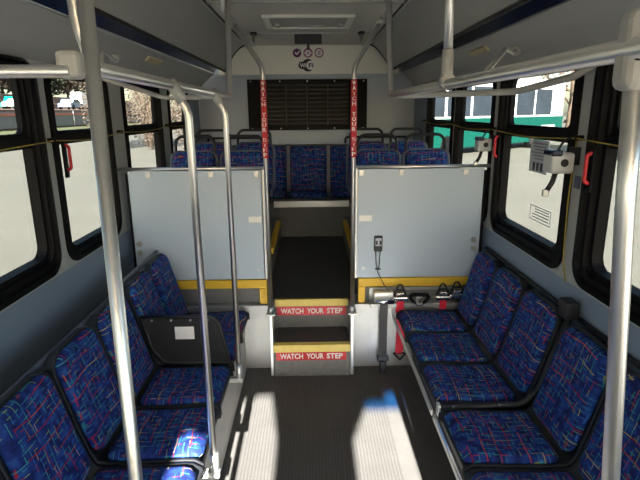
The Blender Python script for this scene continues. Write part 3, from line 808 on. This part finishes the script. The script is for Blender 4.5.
# red tie-down strap
t = thing('tie_down_strap', 'red folded tie-down strap hanging beside the rearmost right seat', 'strap', (.605, 3.178, .07), 0, 'tie-down straps')
b = B(); b.prism([(-.042, .40), (-.006, .40), (.042, .245), (.048, .215), (.012, .035), (-.034, .035), (-.028, .20)], 'y', -.006, .006)
b.prism([(-.03, .30), (.0, .34), (.045, .235), (.036, .19)], 'y', -.016, -.006); b.build('webbing', 'redstrap', t)
b = B(); b.tube([(-.045, 0, .04), (.04, 0, .04), (.002, 0, -.01), (-.045, 0, .04)], .0075, .008, 8); b.build('hook_ring', 'shell', t)
# socket and cord on the panel
t = thing('belt_socket', 'black two-slot belt socket fixed on the right partition', 'socket', (.44, 3.219, .845))
b = B(); b.box(-.028, .028, -.024, 0, 0, .105, .006); b.build('body', 'shell', t)
b = B(); b.box(-.020, .020, -.028, -.024, .038, .092, .003); b.build('face_plate', 'paper', t)
for x in (-.012, .012): B().box(x - .006, x + .006, -.031, -.028, .048, .075, .002).build('slot', 'ink', t)
t = thing('socket_cord', 'thin black cord hanging from the belt socket to the plate', 'cord', (.44, 3.2, .60))
b = B(); b.tube([(-.016, .004, .245), (-.012, -.002, .16), (-.004, -.004, .12), (.0, -.008, .10), (.04, -.03, .02), (.10, -.055, -.05)], .0032, .02, 6)
b.tube([(.014, .004, .245), (.010, -.002, .16), (.002, -.004, .12)], .0032, .02, 6); b.build('wires', 'ink', t)
b = B(); b.box(-.018, .018, -.008, .004, .118, .128, .002); b.build('cable_tie', 'ink', t)

# ------------------------------------------------------------------ wall fittings
def retractor(loc, lab, k=.85):
    t = thing('belt_retractor', lab, 'seat belt', loc, 0, 'shoulder belt retractors'); t.scale = (k, k, k)
    s = 1.0
    b = B(); b.box(-.085, .035, -.052, .052, -.07, .035, .016, None, 3); b.build('housing', 'greylight', t)
    b = B(); b.box(-.087, -.03, -.056, .056, .015, .05, .012); b.build('top_guide', 'advert', t)
    b = B(); b.tube([(-.02, -.056, -.015), (-.02, -.05, -.015)], .02, 0, 12); b.build('spool_cap', 'shell', t)
    b = B(); b.tube([(-.035, 0, -.068), (-.05, -.005, -.12), (-.075, -.01, -.16)], .014, .03, 8); b.build('strap_end', 'shell', t)
    b = B(); b.box(-.098, -.068, -.02, .0, -.19, -.155, .004); b.build('buckle_tongue', 'alu', t)
    b = B(); b.box(.03, (XR - loc[0]) / k, -.02, .02, -.03, .06, .004); b.build('wall_bracket', 'shell', t)
    b = B(); b.tube([(-.03, .01, .045), (.0, .02, .09), (.04, .02, .11)], .006, .02, 8); b.build('belt_loop', 'shell', t)
retractor((1.105, 2.185, 1.54), 'light grey shoulder belt retractor beside the notice sheet on right windows')
retractor((1.115, 3.21, 1.55), 'light grey shoulder belt retractor at the end of the right partition', .75)
def ehandle(x, y, sg, lab, z=1.52):
    t = thing('emergency_handle', lab, 'handle', (x, y, z), 0, 'red window release handles')
    b = B(); b.tube([(0, 0, .065), (sg * .026, 0, .054), (sg * .026, 0, -.054), (0, 0, -.065)], .008, .016, 10); b.build('grip', 'red', t)
    b = B(); b.box(-.004 * sg, sg * .008, -.016, .016, -.10, .09, .003); b.build('base_plate', 'black', t)
ehandle(XR - .018, 2.04, -1, 'red release handle on the frame of the nearest right window', 1.515)
ehandle(XR - .018, 3.085, -1, 'red release handle on the right window frame next to the partition', 1.535)
ehandle(XL + .018, 2.53, 1, 'red release handle on the left window frame', 1.54)

def cord(x, ys, zs, lab):
    path = []
    for (ya, za), (yb, zb2) in zip(zip(ys, zs), list(zip(ys, zs))[1:]):
        for k in range(8):
            s = k / 8; path.append((x, ya + (yb - ya) * s, za + (zb2 - za) * s - .018 * math.sin(PI * s)))
    path.append((x, ys[-1], zs[-1]))
    t = thing('pull_cord', lab, 'cord', (x, ys[0], zs[0]), 0, 'stop request cords')
    b = B(); b.tube(path, .0032, 0, 6); rel(b, (x, ys[0], zs[0])).build('cord', 'cord', t)
    for y, z in zip(ys, zs):
        b = B(); xx = XL if x < 0 else XR
        b.box(min(x, xx) - (0 if x < 0 else .006), max(x, xx) + (.006 if x < 0 else 0), y - .008, y + .008, z - .01, z + .012, .003); rel(b, (x, ys[0], zs[0])).build('guide', 'black', t)
cord(XL + .03, [.80, 2.425, 3.30, 4.40, 5.3], [1.625, 1.628, 1.634, 1.645, 1.65], 'yellow pull cord strung along the left windows')
cord(XR - .03, [.80, 2.165, 3.207, 4.14, 5.2], [1.625, 1.63, 1.634, 1.645, 1.65], 'yellow pull cord strung along the right windows')
t = tag(B().tube([(1.145, 2.17, 1.62), (1.148, 2.19, 1.35), (1.152, 2.18, 1.08), (1.158, 2.15, .985)], .0035, .05, 6).build('loose_cord', 'cord'), 'slack yellow cord hanging down the right window pillar', 'cord')

# notice sheet etc. on the right window glass
XG = XR + .037
t = thing('notice_sheet', 'printed grey notice sheet stuck on the right window', 'notice', (XG, 2.65, 1.43))
b = B(); b.box(-.003, 0, -.105, .105, -.005, .165); b.build('sheet', 'paper', t)
b = B()
for r_ in range(6):
    z = .148 - r_ * .016; b.box(-.0045, -.003, -.09 + .008 * (r_ % 2), .085 - .02 * ((r_ * 7) % 3), z - .0045, z + .003)
b.build('text_lines', 'greyink', t)
b = B()
for y in (-.045, 0, .045): b.box(-.0045, -.003, y - .013, y + .013, .005, .048)
b.build('figures', 'ink', t)
t = tag(B().sphere((0, 0, 0), .028, .25, 1, 1).build('suction_disc', 'white'), 'white round disc on the right window above the notice sheet', 'disc'); t.location = (XG - .005, 2.75, 1.595)
t = thing('window_sticker', 'faint outlined sticker low on the right window', 'sticker', (XG, 2.57, 1.20))
b = B()
for q in ((-.12, .12, -.03, -.026), (-.12, .12, .045, .049), (-.12, -.116, -.03, .049), (.116, .12, -.03, .049)): b.box(-.003, 0, *q)
b.build('outline', 'paper', t)
b = B()
for z in (-.012, .004, .02, .034): b.box(-.003, 0, -.10, .09 - .03 * (z > .01), z - .002, z + .002)
b.build('text_lines', 'greyink', t)
for x, y, z, lab in ((XL, 2.424, 1.28, 'small grey plate on the left window pillar'), (XL, 2.424, 1.03, 'small grey two-part plate at the foot of the left pillar'), (XR, 2.166, 1.44, 'small dark grey plate on the right window pillar')):
    b = B(); sg = 1 if x < 0 else -1; b.box(x, x + sg * .006, y - .024, y + .024, z - .028, z + .028, .003)
    tag(rebase(b.build('pillar_plate', 'fitting' if x < 0 else 'shellgrey'), (x, y, z)), lab, 'plate')

# ------------------------------------------------------------------ rear seats (forward-facing)
def row_profile(dz):
    pan = [(0, dz + .0), (-.03, dz + .018), (-.2, dz + .008), (-.38, dz + .012)]
    return pan
def double_seat(cx, y, z, lab, handles, w=.392, grp='double seats behind the partitions', top=1.455):
    """two places side by side, facing the camera; local frame rotated so that +x local points to -y"""
    t = thing('paired_chair', lab, 'seat', (cx, y, z), -PI / 2, grp)
    hh = top - z
    dz = .40
    for s in (-1, 1):
        off = Matrix.Translation((0, s * w / 2 + s * .004, 0))
        pr = [(.012, dz - .03), (.012, dz - .005), (-.03, dz + .010), (-.2, dz), (-.37, dz), (-.41, dz + .03), (-.44, dz + .14), (-.47, hh - .12), (-.49, hh)]
        build_shell(w, pr).build('shell', 'shellgrey', t, None, off)
        b, uv = pad([(0, dz - .004), (-.03, dz + .014), (-.2, dz + .004), (-.37, dz + .006)], w - .05, .024, .045, .035, 11, 13, random.random(), random.random()); b.build('seat_cushion', 'fabric', t, uv, off)
        b, uv = pad([(-.39, dz + .03), (-.425, dz + .14), (-.455, hh - .12), (-.474, hh - .012)], w - .05, .024, .06, .035, 11, 13, random.random(), random.random()); b.build('backrest', 'fabric', t, uv, off)
    for s in handles:
        c = s * w / 2
        b = B(); b.tube([(-.50, c - .16, hh - .10), (-.515, c - .155, hh + .07), (-.53, c - .12, hh + .108), (-.53, c + .12, hh + .108), (-.515, c + .155, hh + .07), (-.50, c + .16, hh - .10)], .0125, .05, 10); b.build('grab_handle', 'shell', t)
    b = B(); b.box(-.36, -.06, -w * .8, w * .8, 0, dz - .03, .01); b.build('pedestal', 'shell', t)
for (sx, cx) in ((-1, -.742), (1, .738)):
    sd = 'left-hand' if sx < 0 else 'right-hand'
    double_seat(cx, 3.62, .66, 'dark blue double seat directly behind the %s partition' % sd, (-1, 1))
    double_seat(cx, 4.42, .66, 'dark blue double seat in the second row behind the %s partition' % sd, (-1, 1), top=1.475)
t = thing('rear_bench', 'dark blue five-place bench across the rear wall', 'bench', (-.03, 5.28, .80), -PI / 2)
for k in range(5):
    yy = (k - 2) * .452; off = Matrix.Translation((0, yy, 0)); w = .44
    b, uv = pad([(-.02, .06), (-.05, .08), (-.2, .07), (-.34, .07)], w - .04, .03, .05, .04, 11, 13, random.random(), random.random()); b.build('seat_cushion', 'fabric', t, uv, off)
    b, uv = pad([(-.34, .085), (-.37, .20), (-.40, .40), (-.415, .575)], w - .04, .03, .05, .04, 11, 13, random.random(), random.random()); b.build('backrest', 'fabric', t, uv, off)
b = B(); b.prism([(-.0, .002), (-.0, .05), (-.03, .066), (-.34, .056), (-.375, .10), (-.405, .40), (-.43, .585), (-.515, .59), (-.515, .002)], 'y', -1.14, 1.14); b.build('shell', 'shell', t)
for k in range(4):
    yy = (k - 1.5) * .452; b = B(); b.prism([(.0, .06), (-.34, .075), (-.37, .12), (-.40, .58), (-.425, .60), (-.425, .05)], 'y', yy - .018, yy + .018); b.build('divider', 'shellgrey', t)
b = B()
b.tube([(-.45, -1.12, .60), (-.45, -1.12, .67), (-.45, -.42, .67), (-.45, -.42, .60)], .012, .05, 8); b.tube([(-.45, .42, .60), (-.45, .42, .67), (-.45, 1.12, .67), (-.45, 1.12, .60)], .012, .05, 8); b.build('grab_rail', 'shell', t)

# ------------------------------------------------------------------ the yard outside
GZ = -.35
b = B(); b.box(-140, 140, -60, 160, GZ - .2, GZ); g = struct(b.build('ground', 'ground'))
bg = B(); bg.prism([(-24, GZ + .01), (-29.9, GZ + .5), (-29.9, GZ - .1), (-24, GZ - .1)], 'y', 10, 110)
stuff(tag(bg.build('grass', 'grass'), 'rough green grass strip along the far edge of the lot', 'grass'))
b = B(); b.prism([(-30.3, GZ - .1), (-30.3, 2.2), (-31.5, 2.3), (-42, 2.3), (-44, 4.6), (-70, 5), (-70, GZ - .1)], 'y', 5, 130); struct(b.build('ground_bank', 'soil'))
t = thing('fence', 'grey mesh fence with an orange rail beyond the left windows', 'fence', (-30.15, 60, GZ + .2))
B().box(-.03, .03, -50, 60, .5, 2.15).build('mesh_panel', 'fence', t)
B().box(-.02, .12, -50, 60, 1.75, 1.95).build('orange_rail', 'orange', t)
for k in range(20):
    y = -50 + k * 5.6; B().tube([(.09, y, 0.35), (.09, y, 2.3)], .06, 0, 8).build('post', 'alu', t)

def car(x, y, z, rz, m, lab, L=4.4, hgt=1.4):
    t = thing('car', lab, 'car', (x, y, z), rz, 'cars parked on the bank')
    H = L / 2
    pr = [(-H, .35), (-H, .75), (-H * .9, .85), (-H * .62, .9), (-H * .38, hgt), (H * .30, hgt), (H * .62, .92), (H * .95, .8), (H, .6), (H, .35)]
    b = B(); b.prism(pr, 'x', -.85, .85)
    b.build('body', m, t)
    b = B(); b.prism([(-H * .55, .93), (-H * .36, hgt - .06), (H * .28, hgt - .06), (H * .54, .95)], 'x', -.86, .86); b.build('side_windows', 'busglass', t)
    for sx in (-.8, .8):
        for yy in (-H * .6, H * .6): B().tube([(sx - .1, yy, .33), (sx + .1, yy, .33)], .33, 0, 16).build('wheel', 'black', t)
car(-36.2, 64.5, 2.3, R(6), 'cargreen', 'small green car parked furthest left on the bank', 4.6, 1.55)
car(-33, 60.0, 2.3, R(-4), 'carwhite', 'small white car just in front of the green car', 4.6, 1.2)
car(-33.0, 72, 2.3, R(5), 'carblue', 'blue grey car beside the white box truck on the bank', 4.6, 1.4)
t = thing('box_truck', 'white box truck on the bank beyond the left window pillar', 'truck', (-35.5, 80.5, 2.3), R(12)); t.scale = (.62, .62, .62)
B().box(-1.2, 1.2, -3, 3, .8, 4.2, .05).build('cargo_box', 'buswhite', t)
B().box(-1.1, 1.1, 3.05, 4.9, .5, 2.7, .15).build('cab', 'buswhite', t)
for sx in (-.95, .95):
    for yy in (-1.8, 3.9): B().tube([(sx - .15, yy, .45), (sx + .15, yy, .45)], .45, 0, 16).build('wheel', 'black', t)

def foliage(n, rx, ry, rz, cz, size, m, parent, name='crown', seed=0):
    rnd = random.Random(seed); b = B()
    for _ in range(n):
        while True:
            p = Vector((rnd.uniform(-1, 1), rnd.uniform(-1, 1), rnd.uniform(-1, 1)))
            if .25 < p.length < 1: break
        c = Vector((p.x * rx, p.y * ry, cz + p.z * rz)); s = size * rnd.uniform(.5, 1.3)
        a = Vector((rnd.gauss(0, 1), rnd.gauss(0, 1), rnd.gauss(0, 1))).normalized(); d = a.orthogonal().normalized(); e = a.cross(d)
        o = len(b.v); b.v += [c + d * s, c + e * s * .5, c - d * s, c - e * s * .5]; b.face((o, o + 1, o + 2, o + 3))
    return b.build(name, m, parent)
def tree(x, y, z, h_, r, m, lab, n=900, seed=0, grp='trees beyond the fence', size=.35):
    t = thing('tree', lab, 'tree', (x, y, z), 0, grp)
    rnd = random.Random(seed + 5); b = B(); b.tube([(0, 0, -.4), (.1, 0, h_ * .4), (-.1, .1, h_ * .85)], [.22, .16, .05], 0, 8)
    for k in range(9):
        a = rnd.uniform(0, 2 * PI); zz = h_ * rnd.uniform(.3, .75); L = r * .8
        b.tube([(0, 0, zz), (math.cos(a) * L * .5, math.sin(a) * L * .5, zz + L * .35), (math.cos(a) * L, math.sin(a) * L, zz + L * .8)], [.07, .045, .015], 0, 6)
    b.build('trunk', 'bark', t)
    foliage(n, r, r, h_ * .42, h_ * .55, size, m, t, 'crown', seed)
rnd = random.Random(3)
for k in range(16):
    y = 48 + (k % 8) * 8.6 + (4 if k > 7 else 0); kind = k % 2
    tree(-46 - (9.5 if k > 7 else 0), y, 4.2, rnd.uniform(7.5, 9), 3.9, 'leafgreen' if kind else 'leafbrown',
         'dark green tree high on the bank beyond the left windows' if kind else 'bare brownish tree high on the bank beyond the left windows', 1500, k)
def shrub(x, y, z, r, h_, m, lab, seed):
    t = thing('shrub', lab, 'shrub', (x, y, z), 0, 'dry brown shrubs behind the lot')
    b = B(); rr = random.Random(seed)
    for k in range(14):
        a = rr.uniform(0, 2 * PI); L = r * .8; b.tube([(0, 0, -.1), (math.cos(a) * L * .4, math.sin(a) * L * .4, h_ * .5), (math.cos(a) * L, math.sin(a) * L, h_ * rr.uniform(.7, 1))], [.05, .035, .012], 0, 5)
    b.build('stems', 'bark', t)
    foliage(2200, r, r, h_ * .5, h_ * .5, .075, m, t, 'leaves', seed)
k = 0
for (x, y, r, h_) in ((-11.6, 30, 1.05, 4.2), (-9.4, 30.2, 1.05, 4.6), (-7.2, 30, 1.05, 4.4), (-13.2, 33, 1.25, 5.2), (-10.6, 33.2, 1.25, 5.4), (-8.0, 33, 1.25, 5.6)):
    shrub(x, y, GZ, r, h_, 'leafbrown', 'dry brown shrub seen through the rear left windows', 40 + k); k += 1

# parked green and white bus on the right
A0 = Vector((4.6, 22.0, 0)); A1 = Vector((15.2, 30.68, 0)); d = (A1 - A0); Lb = d.length; ang = math.atan2(d.y, d.x)
t = thing('parked_bus', 'green and white bus parked outside the right windows', 'bus', (A0.x, A0.y, GZ), ang)
B().box(0, Lb, 0, 2.6, .35, 1.72, .05).build('lower_body', 'busgreen', t)
B().box(0.02, Lb - .02, .02, 2.58, 1.70, 3.75, .12, None, 3).build('upper_body', 'buswhite', t)
n = 6; st_ = 2.03
for i in range(n):
    x0 = -.02 + i * st_
    f = B().box(x0 + .10, x0 + st_ - .10, -.02, .05, 1.82, 3.22, .06).build('window', 'busglass', t)
for x in (2.2, Lb - 3.4):
    B().tube([(x, -.02, .48), (x, .35, .48)], .48, 0, 20).build('wheel', 'black', t)
B().box(Lb - 2.6, Lb - 1.0, -.015, .02, .75, 1.25, .02).build('side_grille', 'fitting', t)
# white van on the right, close
t = thing('delivery_truck', 'tall white truck parked outside the nearest right window', 'truck', (17.2, 19.6, GZ), R(-20))
b = B(); b.prism([(-4, .6), (-4, 3.9), (-3.9, 4.0), (2.9, 4.0), (3.0, 3.9), (3.0, .6)], 'y', -1.2, 1.2); b.build('cargo_box', 'buswhite', t)
B().box(-3.98, 2.98, -1.215, -1.195, 3.18, 3.22).build('side_seam', 'fitting', t)
b = B(); b.box(3.05, 5.0, -1.1, 1.1, .5, 2.9, .2); b.build('cab', 'buswhite', t)
for x in (-2.4, 3.9): B().tube([(x, -1.22, .48), (x, -.85, .48)], .48, 0, 18).build('wheel', 'black', t)
tree(17.2, 34, GZ, 7, 2.2, 'leafbrown', 'thin bare tree standing past the right end of the parked bus', 160, 77, 'tree by the parked bus', .22)

# ------------------------------------------------------------------ light, world, camera
w = bpy.data.worlds.new('sky'); S.world = w; w.use_nodes = True; nt = w.node_tree
bgd = nt.nodes['Background']
sky = nt.nodes.new('ShaderNodeTexSky'); sky.sky_type = 'NISHITA'; sky.sun_disc = False
sky.sun_elevation = R(SUN_EL); sky.sun_rotation = R(180); sky.air_density = 1.0; sky.dust_density = 1.5; sky.ozone_density = 1.0
nt.links.new(sky.outputs[0], bgd.inputs[0]); bgd.inputs[1].default_value = .62
sl = bpy.data.lights.new('sun', 'SUN'); sl.energy = 60.0; sl.angle = R(.53); sl.color = (1, .965, .91)
so = bpy.data.objects.new('sun', sl); COL.objects.link(so); so.location = (0, -10, 8)
so.rotation_euler = Vector((0, math.cos(R(SUN_EL)), -math.sin(R(SUN_EL)))).to_track_quat('-Z', 'Y').to_euler()

cd = bpy.data.cameras.new('camera'); cam = bpy.data.objects.new('camera', cd); COL.objects.link(cam)
cd.sensor_width = 36; cd.lens = 36 * 500 / 640; cd.clip_start = .02; cd.clip_end = 500
cam.matrix_world = Matrix.Translation((0, 0, 1.75)) @ Matrix.Rotation(-R(.95), 4, 'Z') @ Matrix.Rotation(PI / 2 - R(14.4), 4, 'X') @ Matrix.Rotation(-R(.5), 4, 'Z')
S.camera = cam
vs_ = S.view_settings; vs_.view_transform = 'Standard'; vs_.look = 'None'; vs_.exposure = 0.45; vs_.gamma = 1.0; vs_.use_curve_mapping = False
S.cycles.max_bounces = 10; S.cycles.diffuse_bounces = 5; S.cycles.glossy_bounces = 4; S.cycles.transparent_max_bounces = 16
S.cycles.caustics_reflective = True; S.cycles.blur_glossy = .6; S.cycles.caustics_refractive = False
